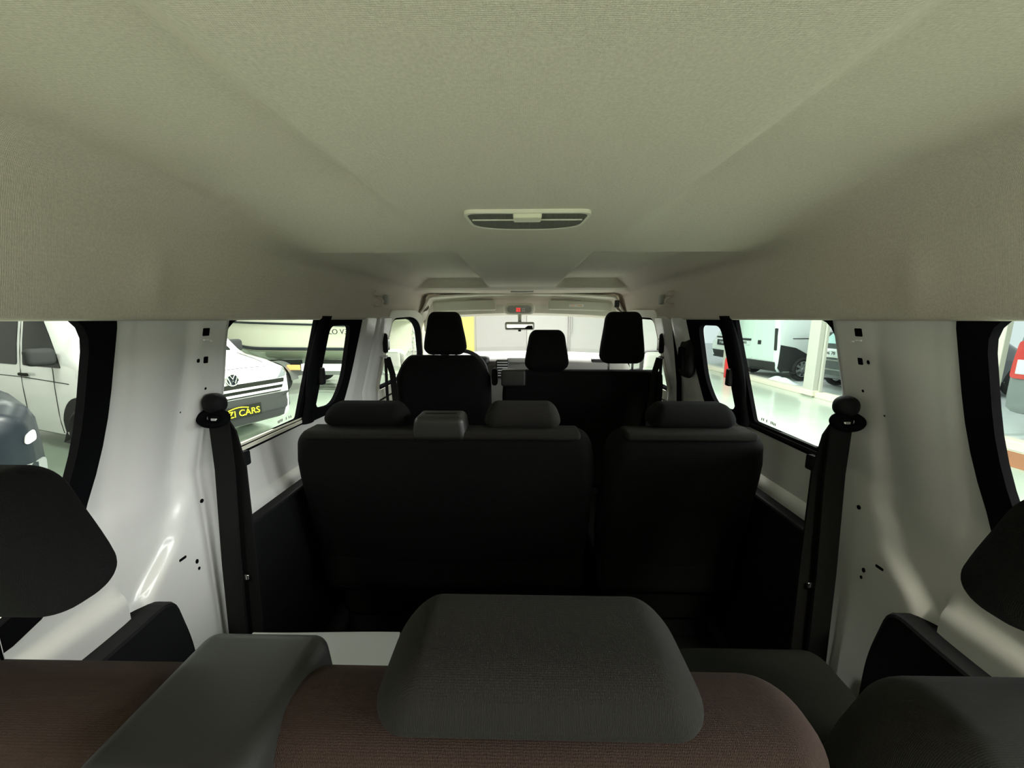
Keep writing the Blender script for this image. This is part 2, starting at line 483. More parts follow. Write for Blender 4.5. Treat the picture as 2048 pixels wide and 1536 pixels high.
# windscreen, A pillars, front doors
def front_part(s):
    k = 1 if s < 0 else 2
    # A pillar
    def ap(u, v):
        p = Vector((s * .665, 2.62, 1.775)).lerp(Vector((s * .79, 3.20, 1.40)), v) + Vector((s * .02, -.05, .02)) * math.sin(v * math.pi)
        a = 2 * math.pi * u
        return p + Vector((.042 * math.cos(a), .0, .0)) + Vector((0, .04, .03)) * math.sin(a)
    struct(mesh_obj('trim_%d' % (6 + k), grid(ap, 16, 20), 'cream_trim'), 'cream windscreen pillar cover')
    mp = lambda a, b, d: (s * (.80 - max(0, b - 1.35) * .27 - d), a, b)
    out = fillet([(1.97, 1.745), (2.45, 1.755), (2.72, 1.70), (3.10, 1.43), (3.10, 1.26), (1.97, 1.26)], [.03, .1, .2, .1, .02, .02])
    inn = fillet([(2.03, 1.705), (2.42, 1.715), (2.64, 1.665), (2.92, 1.43), (2.92, 1.32), (2.03, 1.32)], [.05, .1, .2, .05, .02, .02])
    f = struct(mesh_obj('door_%d' % k, ring(out, inn, .03, -.02, mp), 'cream_trim'))
    mesh_obj('door_panel', box((s * .80, 2.54, .90), (.06, 1.14, .76)), 'cream_trim', f, smooth=False, bevel=.01)
    inn2 = [((a - 2.4) * .96 + 2.4, (b - 1.5) * .95 + 1.5) for a, b in inn]
    mesh_obj('window_seal', ring(inn, inn2, .024, -.015, mp), 'black_frame', f)
    mesh_obj('pane', prism(inn2, .002, -.002, mp), 'pane', f, smooth=False)
    # outside mirror
    t = thing('door_mirror', 'black door mirror outside the %s front door' % ('driver side left' if s < 0 else 'passenger side right'), 'mirror', (s * .98, 2.93, 1.33))
    mesh_obj('housing', rbox((s * .99, 2.95, 1.37), (.17, .09, .20), .04), 'grey_trim' if s < 0 else 'cladding', t)
    mesh_obj('mirror_glass', rbox((s * .99, 2.903, 1.37), (.145, .006, .17), .03), 'mirror_glass', t)
    mesh_obj('arm', tube([(s * .90, 2.95, 1.31), (s * .82, 2.95, 1.30)], .022), 'cladding', t)
front_part(-1); front_part(1)
def ws(u, v):
    x = (u - .5) * 2
    hw = .66 + .13 * v
    return (x * hw, 2.80 + .55 * v - .05 * x * x, 1.745 - .36 * v)
o = struct(mesh_obj('window_7', grid(ws, 16, 8), 'pane'), 'windscreen glass')
struct(mesh_obj('wall_front', box((0, 3.33, .95), (1.6, .04, .86)), 'black_plastic', smooth=False))

# ------------------------------------------------------------------ roof fittings
t = thing('dome_lamp', 'long grey roof lamp with a pale centre switch set in the headliner', 'lamp', (0, .73, 1.885))
lampo = fillet([(-.112, .694), (.112, .694), (.106, .800), (.05, .825), (-.05, .825), (-.106, .800)], [.022, .022, .03, .04, .04, .03])
lampi = [(a * .95, (b - .755) * .90 + .755) for a, b in lampo]
mpz = lambda a, b, d: (a, b, roofz(0, b) - d)
mesh_obj('bezel', ring(lampo, lampi, .006, -.004, mpz), 'cream_trim', t)
mesh_obj('lens', prism(lampi, .005, -.004, mpz), 'lens', t, smooth=False)
mesh_obj('lens_seam', box((0, .742, 1.878), (.20, .0025, .002)), 'cream_trim', t, smooth=False)
mesh_obj('switch', rbox((0, .716, 1.877), (.050, .034, .012), .004), 'lens_switch', t)
for s, w_ in ((-1, 'left'), (1, 'right')):
    t = thing('coat_hook', 'small pale coat hook on the %s side of the headliner' % w_, 'hook', (s * .655, 1.76, 1.80), group=None)
    mesh_obj('mount', rbox((s * .660, 1.76, 1.812), (.03, .05, .022), .008), 'headliner', t)
    pts = [(s * (.652 - .022 * math.sin(a)), 1.76, 1.795 - .018 + .018 * math.cos(a)) for a in [i * math.pi * 1.25 / 8 for i in range(9)]]
    mesh_obj('hook_arm', tube(pts, .005, 8), 'headliner', t)
    tag(mesh_obj('grab_recess', rbox((s * .650, 1.86, 1.790), (.02, .035, .045), .008), 'grey_trim'), 'grey recessed clip cover beside the %s coat hook' % w_, 'clip')

# sun visors
def visor(s, label):
    t = thing('sun_visor', label, 'sun visor', (s * .43, 2.70, 1.80))
    def fn(x, y, z):
        return (x, y - z * .35, z + .012 * sst(-.24, .24, -s * x))
    mesh_obj('visor_panel', rbox((s * .43, 2.70, 1.782), (.50, .022, .07 if s < 0 else .062), .011, fn), 'visor', t)
    mesh_obj('pivot_rod', tube([(s * .68, 2.715, 1.82), (s * .20, 2.715, 1.828)], .005, 8), 'grey_trim', t)
    if s > 0:
        mesh_obj('warning_sticker', box((s * .37, 2.676, 1.790), (.10, .002, .016)), 'white_mark', t, smooth=False)
        mesh_obj('sticker_mark', join(xf(text_geo('OO', .016, .0006), (s * .345, 2.6745, 1.790), (R(90), 0, 0)), box((s * .39, 2.6745, 1.790), (.035, .001, .004))), 'orange', t, smooth=False)
visor(-1, 'pale folded sun visor above the driver seat'); visor(1, 'pale sun visor with a sticker above the passenger bench')

t = thing('overhead_console', 'oval overhead console with red and white warning symbols above the mirror', 'console', (-.015, 2.69, 1.775))
mesh_obj('console_housing', rbox((-.017, 2.69, 1.768), (.215, .06, .078), .034), 'cream_trim', t)
mesh_obj('console_face', rbox((-.017, 2.655, 1.765), (.165, .008, .05), .022), 'grey_trim', t)
g = []
for dx, dz in ((-.012, .007), (.003, .007), (-.012, -.007), (.003, -.007)): g.append(box((-.020 + dx, 2.6495, 1.761 + dz), (.012, .002, .010)))
mesh_obj('warning_light', join(*g), 'red_mark', t, smooth=False)
g = []
for dx, dz in ((.024, .007), (.036, .007), (.024, -.007), (.036, -.007)): g.append(box((-.020 + dx, 2.6495, 1.761 + dz), (.008, .002, .009)))
mesh_obj('passenger_airbag_mark', join(*g), 'white_mark', t, smooth=False)
t = thing('rear_view_mirror', 'dark rear-view mirror hanging below the overhead console', 'mirror', (-.015, 2.70, 1.72))
mesh_obj('mirror_housing', rbox((-.015, 2.70, 1.652), (.205, .03, .056), .014), 'grey_trim', t)
mesh_obj('mirror_glass', rbox((-.015, 2.684, 1.652), (.19, .004, .045), .012), 'mirror_glass', t)
mesh_obj('stalk', tube([(-.015, 2.705, 1.68), (-.015, 2.74, 1.705), (-.015, 2.745, 1.730)], [.012, .012, .014], 10), 'grey_trim', t)
mesh_obj('dip_lever', rbox((-.015, 2.69, 1.621), (.02, .015, .012), .004), 'black_plastic', t)
tag(mesh_obj('map_light', rbox((0, 2.42, 1.866), (.14, .03, .012), .005), 'grey_trim'), 'slim grey fitting on the headliner just behind the overhead console', 'lamp')
tag(mesh_obj('visor_clip', rbox((.605, 2.52, 1.795), (.03, .012, .045), .004), 'dark_dash'), 'small dark clip on the headliner above the passenger headrest', 'clip')

# ------------------------------------------------------------------ seats
def backrest(x0, x1, y, ztop, zbot, thick, lean=.10, taper=.05, top_narrow=.02, r=.05):
    W = x1 - x0
    def fn(x, yy, z):
        H = ztop - zbot; v = (z + H / 2) / H      # 0 bottom .. 1 top
        sc = 1 - taper / W * 2 * sst(.55, 0, v) - top_narrow / W * 2 * sst(.82, 1.0, v)
        bul = 0.012 * math.cos(math.pi * min(1, abs(x) / (W / 2)) / 2) * math.sin(math.pi * min(max(v, 0), 1))
        yb = yy - (bul if yy < 0 else -bul)
        return (x * sc, yb + (1 - v) * lean, z)
    return rbox(((x0 + x1) / 2, y, (ztop + zbot) / 2), (W, thick, ztop - zbot), r, fn, 5, 12)
def headrest(x0, x1, y, z0, z1, depth, narrow=.02, r=.035, lean=0, low_drop=0):
    W = x1 - x0; H = z1 - z0
    def fn(x, yy, z):
        v = (z + H / 2) / H
        zz = z - low_drop * (1 - v) * sst(0, depth / 2, -yy)
        return (x * (1 - narrow * 2 / W * sst(.1, 1, v)), yy + lean * v, zz)
    return rbox(((x0 + x1) / 2, y, (z0 + z1) / 2), (W, depth, H), r, fn, 5, 6)
def posts(x, y, z0, z1, parent, dx=.06):
    for q in (-1, 1):
        mesh_obj('post', tube([(x + q * dx, y, z0), (x + q * dx, y, z1)], .006, 10), 'chrome', parent)

def seat_row(y, f_rear, f_top, f_cush, xs_bench, xs_single, ztop, rest_bench, rest_single, guide, label_b, label_s, zbot=.62):
    for kind, (x0, x1), rests, lab in (('bench_seat', xs_bench, rest_bench, label_b), ('single_seat', xs_single, rest_single, label_s)):
        xc = (x0 + x1) / 2
        t = thing(kind, lab, 'seat', (xc, y + .2, .55))
        mesh_obj('backrest', backrest(x0, x1, y, ztop, zbot, .11, lean=.16), f_rear[kind == 'single_seat'], t)
        if y > 1: mesh_obj('backrest_top_lit', rbox((xc, y - .012, ztop - .010), (x1 - x0 - .11, .085, .026), .011, lambda a, b, c: (a, b, c), 3, 6), f_top, t)  # lighter strip paints in the light on the backrest top
        mesh_obj('seat_cushion', rbox((xc, y + .275, .86), (x1 - x0 - .02, .48, .17), .05, None, 4, 6), f_cush, t)
        mesh_obj('seat_base', box((xc, y + .30, .665), (x1 - x0 - .12, .36, .23)), 'black_plastic', t, smooth=False, bevel=.01)
        for (a, b, z0, z1, dep, yo, nr, ld, fm) in rests:
            h = mesh_obj('headrest', headrest(a, b, y + yo, z0, z1, dep, nr, low_drop=ld), fm, t)
            posts((a + b) / 2 + (.03 if a > .4 else -.045 if b < -.4 else 0), y + yo + .01, ztop - .03, z0 + .03, h, .045)
        if kind == 'bench_seat' and guide:
            a, b, z0, z1, dep, yo = guide
            g = mesh_obj('belt_guide', rbox(((a + b) / 2, y + yo, (z0 + z1) / 2), (b - a, dep, z1 - z0), .018,
                         lambda x, yy, z: (x * (1 - .10 * sst(-.03, .05, z)), yy, z), 4, 4), 'seat_plastic', t)
            if y > 1: mesh_obj('belt_slot', box(((a + b) / 2, y + yo, z1 - .0005), ((b - a) * .6, .012, .003)), 'belt', g, smooth=False)
# third row, right in front of the camera
seat_row(.305, ('fabric_warm_lit', 'fabric_light'), 'fabric_light', 'fabric_mid', (-.71, .285), (.325, .71), 1.352,
         [(-.715, -.428, 1.418, 1.560, .08, .03, .05, 0, 'fabric'), (-.140, .150, 1.350, 1.428, .115, .005, .022, .0, 'fabric_light')],
         [(.425, .700, 1.415, 1.540, .08, .03, .05, 0, 'fabric')],
         (-.365, -.215, 1.29, 1.360, .15, -.005),
         'third-row double seat nearest the camera with back tinted brown for warm light and belt box',
         'third-row single seat at the lower right beside the right wall')
# second row
seat_row(1.125, ('fabric', 'fabric'), 'fabric_light', 'fabric', (-.705, .220), (.240, .728), 1.375,
         [(-.615, -.350, 1.375, 1.448, .10, .03, .02, 0, 'fabric'), (-.122, .115, 1.370, 1.450, .10, .03, .015, 0, 'fabric_light')],
         [(.372, .640, 1.375, 1.450, .10, .03, .02, 0, 'fabric')],
         (-.325, -.168, 1.350, 1.422, .10, -.01),
         'second-row black double seat back with two low headrests and grey belt box',
         'second-row black single seat back beside the right wall', )
# front row
t = thing('driver_seat', 'front left driver seat with tall black headrest', 'seat', (-.42, 2.3, .55))
mesh_obj('backrest', backrest(-.672, -.165, 2.0, 1.515, .75, .12, lean=.14, taper=.01, top_narrow=.055, r=.06), 'fabric', t)
mesh_obj('seat_cushion', rbox((-.42, 2.32, .92), (.50, .44, .17), .05), 'fabric', t)
mesh_obj('seat_base', box((-.42, 2.32, .69), (.42, .40, .28)), 'black_plastic', t, smooth=False)
h = mesh_obj('headrest', headrest(-.515, -.292, 2.02, 1.515, 1.737, .11, .028, .045), 'fabric', t)
posts(-.41, 2.03, 1.48, 1.54, h)
mesh_obj('recliner_knob', rbox((-.145, 2.02, 1.40), (.03, .08, .09), .014), 'black_plastic', t)
t = thing('passenger_bench', 'front double passenger seat with a lower middle headrest and raised right headrest', 'seat', (.31, 2.3, .55))
mesh_obj('backrest', backrest(-.105, .735, 2.0, 1.437, .75, .11, lean=.14, taper=.01, top_narrow=.015, r=.03), 'fabric', t)
mesh_obj('seat_cushion', rbox((.31, 2.32, .92), (.80, .44, .17), .05), 'fabric', t)
mesh_obj('seat_base', box((.31, 2.32, .69), (.72, .40, .28)), 'black_plastic', t, smooth=False)
h = mesh_obj('headrest', headrest(.012, .242, 2.01, 1.435, 1.645, .11, .024, .045), 'fabric', t)
posts(.127, 2.02, 1.41, 1.46, h)
h = mesh_obj('headrest', headrest(.402, .630, 2.01, 1.472, 1.737, .11, .024, .045), 'fabric', t)
posts(.516, 2.02, 1.41, 1.50, h, .062)
mesh_obj('belt_guide', rbox((-.045, 1.955, 1.405), (.125, .08, .085), .012), 'seat_plastic', t)

tag(mesh_obj('protective_sheet', rbox((-.47, .735, .953), (.36, .145, .006), .003, lambda x, y, z: (x - .10 * y, y, z + .004 * math.sin(x * 9)), 2, 8), 'paper'),
    'pale grey protective sheet lying on the third-row seat cushion', 'sheet')

# ------------------------------------------------------------------ seat belts
def strap(pts, w, t=.0025):
    """flat webbing facing the rear of the van: pts are centres, w = width along x"""
    V, F = [], []
    for p in pts:
        for dx, dy in ((-w / 2, -t), (w / 2, -t), (w / 2, t), (-w / 2, t)): V.append((p[0] + dx, p[1] + dy, p[2]))
    for i in range(len(pts) - 1):
        for k in range(4): F.append((i * 4 + k, i * 4 + (k + 1) % 4, i * 4 + 4 + (k + 1) % 4, i * 4 + 4 + k))
    F += [(0, 1, 2, 3), tuple(len(pts) * 4 - 4 + k for k in range(4))]
    return V, F
def pillar_belt(s, label):
    t = thing('seat_belt', label, 'seat belt', (s * .70, .86, .9))
    y = .845
    mesh_obj('anchor_cover', rbox((s * .708, y, 1.510), (.048, .045, .048), .022), 'black_plastic', t)
    def torus(u, v):
        a = 2 * math.pi * u; b = 2 * math.pi * v
        return (s * .706 + (.028 + .010 * math.cos(b)) * math.cos(a), y - .012 + .018 * math.sin(a) * .3 + .01 * math.sin(b), 1.478 + (.014 + .008 * math.cos(b)) * math.sin(a))
    mesh_obj('guide_loop', grid(torus, 28, 10), 'black_frame', t)
    mesh_obj('guide_pin', rbox((s * .690, y - .03, 1.480), (.014, .004, .006), .002), 'chrome', t)
    mesh_obj('webbing', strap([(s * .704, y, 1.49), (s * .706, y + .002, 1.35), (s * .722, y + .004, 1.10), (s * .732, y + .006, .85), (s * .738, y + .01, .60)], .046), 'belt', t, smooth=False)
    mesh_obj('webbing', strap([(s * .706, y + .006, 1.475), (s * .697, y + .016, 1.44), (s * .686, y + .02, 1.35), (s * .690, y + .022, 1.10), (s * .698, y + .024, .85), (s * .70, y + .03, .60)], .036), 'belt', t, smooth=False)
    mesh_obj('belt_tongue', rbox((s * .694, y + .012, 1.062), (.012, .006, .014), .003), 'chrome', t)
    mesh_obj('retractor_cover', rbox((s * .715, y + .03, .70), (.06, .07, .22), .02), 'black_plastic', t)
pillar_belt(-1, 'black seat belt hanging down the left white pillar')
pillar_belt(1, 'black seat belt hanging down the right white pillar')
def front_belt(s, label):
    t = thing('seat_belt', label, 'seat belt', (s * .70, 1.94, .9))
    y = 1.93
    mesh_obj('anchor_cover', rbox((s * .690, y, 1.580), (.026, .02, .10), .012), 'black_plastic', t)
    mesh_obj('guide_loop', rbox((s * .672, y - .004, 1.575), (.012, .01, .06), .005), 'chrome', t)
    mesh_obj('guide_bolt', rbox((s * .690, y - .01, 1.512), (.03, .012, .016), .006), 'chrome', t)
    mesh_obj('webbing', strap([(s * .692, y, 1.51), (s * .694, y, 1.35), (s * .69, y, 1.1), (s * .69, y, .7)], .014), 'belt', t, smooth=False)
    mesh_obj('webbing', strap([(s * .686, y + .01, 1.51), (s * .664, y + .01, 1.42), (s * .655, y + .012, 1.25), (s * .65, y + .012, .9)], .030), 'belt', t, smooth=False)
front_belt(-1, 'black seat belt on the post beside the driver seat')
front_belt(1, 'black seat belt on the post beside the passenger bench')
# sliding door handle housing on the right
h = mesh_obj('handle_housing', rbox((.722, 1.70, 1.530), (.045, .12, .17), .04), 'black_plastic', wr)
mesh_obj('handle_lever', rbox((.697, 1.70, 1.53), (.02, .05, .10), .008), 'black_frame', h)
mesh_obj('door_edge_seal', tube([(.700, 1.82, 1.70), (.725, 1.83, 1.56), (.752, 1.84, 1.40), (.765, 1.84, 1.2)], .012, 8), 'black_frame', wr)

# ------------------------------------------------------------------ dashboard
t = thing('dashboard', 'grey dashboard with instrument hood and centre vent', 'dashboard', (0, 2.9, .8))
def db(x, y, z):
    return (x, y, z + (.02 * math.cos(x * 2.2) if z > 0 else 0))
mesh_obj('dash_body', rbox((0, 2.93, 1.19), (1.50, .66, .46), .07, db, 4, 10), 'dash', t)
mesh_obj('instrument_hood', rbox((-.40, 2.63, 1.42), (.36, .14, .07), .03, lambda x, y, z: (x, y, z * (1 - abs(x)))), 'dark_dash', t)
v = mesh_obj('centre_vent', rbox((-.13, 2.585, 1.37), (.09, .05, .12), .012), 'dark_dash', t)
mesh_obj('vent_slats', join(*[box((-.13, 2.558, 1.325 + .018 * i), (.07, .006, .005)) for i in range(6)]), 'white_mark', v, smooth=False)
mesh_obj('dash_display', rbox((-.02, 2.59, 1.425), (.16, .03, .03), .008), 'grey_trim', t)
mesh_obj('dash_tray', rbox((.56, 2.66, 1.418), (.17, .08, .03), .01), 'dark_dash', t)
t = thing('steering_wheel', 'black steering wheel in front of the driver seat', 'steering wheel', (-.41, 2.5, 1.3))
def sw(u, v):
    a = 2 * math.pi * u; b = 2 * math.pi * v; r_ = .185 + .014 * math.cos(b)
    p = Vector((r_ * math.cos(a), .014 * math.sin(b), r_ * math.sin(a)))
    p.rotate(Matrix.Rotation(R(-28), 3, 'X')); return p + Vector((-.41, 2.46, 1.33))
mesh_obj('rim', grid(sw, 40, 10), 'dark_dash', t)
mesh_obj('hub', rbox((-.41, 2.48, 1.33), (.15, .06, .11), .03), 'dark_dash', t)
mesh_obj('spoke', join(tube([(-.57, 2.465, 1.33), (-.25, 2.465, 1.33)], .013, 8), tube([(-.41, 2.47, 1.33), (-.41, 2.40, 1.17)], .013, 8)), 'dark_dash', t)

# ------------------------------------------------------------------ the hall around the van
struct(mesh_obj('hall_floor', box((-2.76, 5.0, -.05), (18.48, 26, .10)), 'hall_floor', smooth=False), 'glossy painted hall floor')
struct(mesh_obj('outdoor_ground', box((16.5, 8, -.06), (20.1, 40, .10)), 'outdoor_ground', smooth=False), 'pale ground outside the glass front')
struct(mesh_obj('hall_wall_left', box((-12.05, 5, 2.3), (.1, 26, 4.6)), 'hall_wall', smooth=False))
struct(mesh_obj('hall_wall_rear', box((-2.76, -8.05, 2.3), (18.48, .1, 4.6)), 'hall_wall', smooth=False))
struct(mesh_obj('hall_wall_front', box((-2.76, 16.05, 2.3), (18.48, .1, 4.6)), 'hall_wall', smooth=False))
struct(mesh_obj('hall_ceiling', box((-2.76, 4, 4.65), (18.9, 24.3, .1)), 'hall_wall', smooth=False))
# gate leaves on the front wall
def gate_panel(x0, x1, m, lab):
    t = mesh_obj('trim_%d' % (20 + int(x0 * 2 + 6)), box(((x0 + x1) / 2, 15.93, 1.6), (x1 - x0, .08, 3.2)), m, smooth=False, bevel=.01)
    struct(t, lab)
gate_panel(-1.82, .25, 'hall_panel', 'pale pinkish gate panel in front wall left of the mirror')
gate_panel(.27, 1.94, 'gate_white', 'white gate panel in the front wall right of the mirror')
gate_panel(2.02, 3.9, 'gate_white', 'white gate panel in front wall behind the middle and right headrests')
tag(mesh_obj('yellow_board', box((-2.15, 15.90, 1.6), (.5, .1, 3.2)), 'yellow', smooth=False), 'tall yellow board on the front wall beside the driver headrest', 'board')
t = mesh_obj('gate_lock_bar', join(box((1.98, 15.84, 1.5), (.05, .08, 3.0)), box((2.05, 15.82, 1.55), (.06, .06, .8))), 'hall_panel', smooth=False)
tag(t, 'upright lock bar between the two white gate panels', 'bar')
# storefront line at x = 6.5: curb, columns, frames, panes
struct(mesh_obj('trim_9', box((6.56, 5, .06), (.22, 26, .12)), 'curb', smooth=False, bevel=.01), 'cream kerb under the glass front')
def colm(y, w_, lab):
    t = thing('column', lab, 'column', (6.62, y, 0))
    mesh_obj('shaft', box((6.47, y, 2.3), (.12, w_, 4.6)), 'column', t, smooth=False, bevel=.01)
    mesh_obj('base_plate', box((6.48, y, .09), (.20, w_ + .08, .12)), 'curb', t, smooth=False, bevel=.01)
    mesh_obj('frame_profile', box((6.54, y - w_ / 2 - .04, 2.3), (.05, .05, 4.6)), 'column', t, smooth=False)
colm(8.60, .30, 'pale square column between white van and dark car')
colm(12.15, .26, 'cream column with the red extinguisher beside it')
colm(4.55, .26, 'pale column at the far right behind the rear window')
for y0, y1, n in ((4.9, 8.38, 8), (8.8, 11.95, 9), (12.35, 15.9, 10), (-7.9, 4.3, 11)):
    struct(mesh_obj('window_%d' % n, box((6.62, (y0 + y1) / 2, 2.35), (.012, y1 - y0, 4.4)), 'shop_pane', smooth=False))
for y, lab in ((5.62, 'slim light door frame post in front of the red tail lamp'), (5.40, 'slim light door frame post nearest the right column')):
    tag(mesh_obj('door_frame_post', box((6.56, y, 1.9), (.08, .09, 3.8)), 'column', smooth=False, bevel=.008), lab, 'frame')
tag(mesh_obj('ramp_strip', box((6.02, 4.55, .012), (.60, 2.2, .02)), 'mat_brown', smooth=False), 'rust brown strip on the floor at the far right', 'strip')
# fire extinguisher
t = thing('fire_extinguisher', 'red fire extinguisher standing beside the cream column', 'fire extinguisher', (6.12, 11.35, 0))
def prof(pts, n=20):
    return grid(lambda u, v: (pts[min(int(v * (len(pts) - 1) + .5), len(pts) - 1)][0] * math.cos(2 * math.pi * u), pts[min(int(v * (len(pts) - 1) + .5), len(pts) - 1)][0] * math.sin(2 * math.pi * u), pts[min(int(v * (len(pts) - 1) + .5), len(pts) - 1)][1]), n, len(pts) - 1)
mesh_obj('cylinder', xf(prof([(0, 0), (.11, 0), (.125, .02), (.125, .50), (.11, .57), (.05, .62), (.03, .64), (0, .64)]), (6.12, 11.35, 0)), 'red', t)
mesh_obj('valve', xf(join(box((0, 0, .67), (.05, .05, .06)), box((-.05, 0, .71), (.16, .03, .02))), (6.12, 11.35, 0)), 'pot', t, smooth=False)
mesh_obj('hose', tube([(6.15, 11.32, .67), (6.24, 11.25, .62), (6.27, 11.23, .4), (6.25, 11.23, .2)], .014), 'tyre', t)

# ------------------------------------------------------------------ vehicles
def body_geo(stations, belt):
    """stations: (l, halfwidth, zbottom, ztop, cab) with l measured back from the nose, local x = -l"""
    V, F = [], []
    def sec(W, zb, zt, cab):
        hood = [(.90, 0), (.98, .06), (1, .25), (1, .60), (.99, .80), (.95, .90), (.84, .96), (.6, .99), (.3, 1), (0, 1.0)]
        pts = []
        cabp = [(.90, zb), (.98, zb + .06), (1, zb + .25), (1, belt * .8), (.99, belt), (.95, belt + (zt - belt) * .35), (.88, belt + (zt - belt) * .80), (.80, zt - .04), (.5, zt - .005), (0, zt)]
        for (w1, f), (w2, z2) in zip(hood, cabp):
            z1 = zb + f * (zt - zb)
            pts.append((W * (w1 * (1 - cab) + w2 * cab), z1 * (1 - cab) + z2 * cab))
        return pts
    # refine stations
    st = []
    for i in range(len(stations) - 1):
        a, b = stations[i], stations[i + 1]; n = 4
        for q in range(n):
            t = q / n; st.append([a[k] * (1 - t) + b[k] * t for k in range(5)])
    st.append(list(stations[-1]))
    n = None
    for l, W, zb, zt, cab in st:
        p = sec(W, zb, zt, cab)
        rngp = [(-a, z) for a, z in p] + [(a, z) for a, z in reversed(p[:-1])]
        # ring: left bottom .. top .. right bottom
        n = len(rngp)
        V += [(-l, a, z) for a, z in rngp]
    for i in range(len(st) - 1):
        for j in range(n):
            k = (j + 1) % n
            F.append((i * n + j, i * n + k, (i + 1) * n + k, (i + 1) * n + j))
    F.append(tuple(range(n))); F.append(tuple((len(st) - 1) * n + j for j in range(n)))
    return V, F
class Car:
    def __init__(self, name, label, stations, belt, m, loc, heading, cat='van'):
        self.root = thing(name, label, cat, loc, heading)
        g = body_geo(stations, belt)
        self.body = mesh_obj('body', g, m, self.root, local=True)
        bm = bmesh.new(); bm.from_mesh(self.body.data)
        self.bvh = BVHTree.FromBMesh(bm); bm.free()
    def proj(self, a, b, face, off):
        if face == 'front': o, d = Vector((3, a, b)), Vector((-1, 0, 0))
        elif face == 'rear': o, d = Vector((-9, a, b)), Vector((1, 0, 0))
        elif face == 'left': o, d = Vector((a, 4, b)), Vector((0, -1, 0))
        elif face == 'top': o, d = Vector((a, b, 5)), Vector((0, 0, -1))
        else: o, d = Vector((a, -4, b)), Vector((0, 1, 0))
        h = self.bvh.ray_cast(o, d)
        p = h[0] if h[0] is not None else o + d * 3
        return p - d * off
    def patch(self, name, poly, face, m, off=.008, r=0, parent=None, label=None, rings=5, skirt=.03):
        if r: poly = fillet(poly, r, 4)
        out = []                       # resample the outline
        n = len(poly)
        for i in range(n):
            a, b = poly[i], poly[(i + 1) % n]
            L = math.hypot(b[0] - a[0], b[1] - a[1]); k = max(1, int(L / .12))
            out += [(a[0] + (b[0] - a[0]) * q / k, a[1] + (b[1] - a[1]) * q / k) for q in range(k)]
        n = len(out); c = (sum(p[0] for p in out) / n, sum(p[1] for p in out) / n)
        V = [self.proj(a, b, face, off - skirt) for a, b in out]; F = []
        for k in range(rings):
            t = 1 - k / rings
            V += [self.proj(c[0] + (a - c[0]) * t, c[1] + (b - c[1]) * t, face, off) for a, b in out]
        V.append(self.proj(c[0], c[1], face, off))
        for k in range(rings):
            for i in range(n):
                j = (i + 1) % n
                F.append((k * n + i, k * n + j, (k + 1) * n + j, (k + 1) * n + i))
        for i in range(n): F.append((rings * n + i, rings * n + (i + 1) % n, len(V) - 1))
        o = mesh_obj(name, (V, F), m, parent or self.root, local=True)
        if label: o['label'] = label
        return o
    def bar(self, name, x0, x1, z0, z1, face, m, off=.01, slope=0, **kw):
        return self.patch(name, [(x0, z0), (x1, z0 + slope), (x1, z1 + slope), (x0, z1)], face, m, off, **kw)
    def seam(self, pts, face, parent=None):
        # thin dark line between body panels
        V, F = [], []
        P_ = []
        for i in range(len(pts) - 1):
            a, b = pts[i], pts[i + 1]
            for q in range(6): P_.append((a[0] + (b[0] - a[0]) * q / 6, a[1] + (b[1] - a[1]) * q / 6))
        P_.append(pts[-1])
        return tube([self.proj(a, b, face, .0) for a, b in P_], .006, 6)
    def seams(self, lst, m='cladding'):
        mesh_obj('panel_gap', join(*[self.seam(p, f) for p, f in lst]), m, self.root, local=True)
    def wheel(self, x, side, y, r=.34, spokes=5, m='rim'):
        # dark arch, tyre and spoked rim; side = +1 left, -1 right of the vehicle
        yy = side * y
        ty = xf(grid(lambda u, v: ((r - .06 + .06 * math.cos(2 * math.pi * v)) * math.cos(2 * math.pi * u), .09 * math.sin(2 * math.pi * v), (r - .06 + .06 * math.cos(2 * math.pi * v)) * math.sin(2 * math.pi * u)), 36, 12), (x, yy, r))
        w_ = mesh_obj('wheel', ty, 'tyre', self.root, local=True)
        ri = r * .66; gs = []
        gs.append(grid(lambda u, v: (ri * math.cos(2 * math.pi * u), side * (.07 - .02 * v), ri * math.sin(2 * math.pi * u)) if v < .5 else (ri * .90 * math.cos(2 * math.pi * u), side * .06, ri * .90 * math.sin(2 * math.pi * u)), 36, 1))
        for k in range(spokes):
            a = 2 * math.pi * k / spokes + .3
            gs.append(xf(box((ri * .5, side * .06, 0), (ri * .95, .03, ri * .26)), (0, 0, 0), (0, -a, 0)))
        gs.append(xf(rbox((0, side * .065, 0), (ri * .4, .04, ri * .4), .02), (0, 0, 0)))
        mesh_obj('rim', xf(join(*gs), (x, yy, r)), m, w_, local=True, smooth=False)
    def arch(self, x, side, rad, zc=.34, m='tyre'):
        n = 18
        poly = [(x + rad * math.cos(math.pi * i / n), zc + rad * math.sin(math.pi * i / n)) for i in range(n + 1)] + [(x - rad, zc - .12), (x + rad, zc - .12)]
        self.patch('wheel_arch', poly, 'left' if side > 0 else 'right', m, .004)

VANST = [(0, .70, .42, .96, 0), (.04, .82, .32, 1.02, 0), (.16, .91, .26, 1.08, 0), (.45, .97, .24, 1.14, 0), (.95, .98, .24, 1.22, .1),
         (1.05, .98, .24, 1.27, .4), (1.75, .98, .24, 1.84, 1), (2.1, .98, .24, 1.95, 1), (3.5, .98, .24, 1.98, 1), (4.8, .97, .26, 1.97, 1), (4.95, .93, .32, 1.90, 1)]
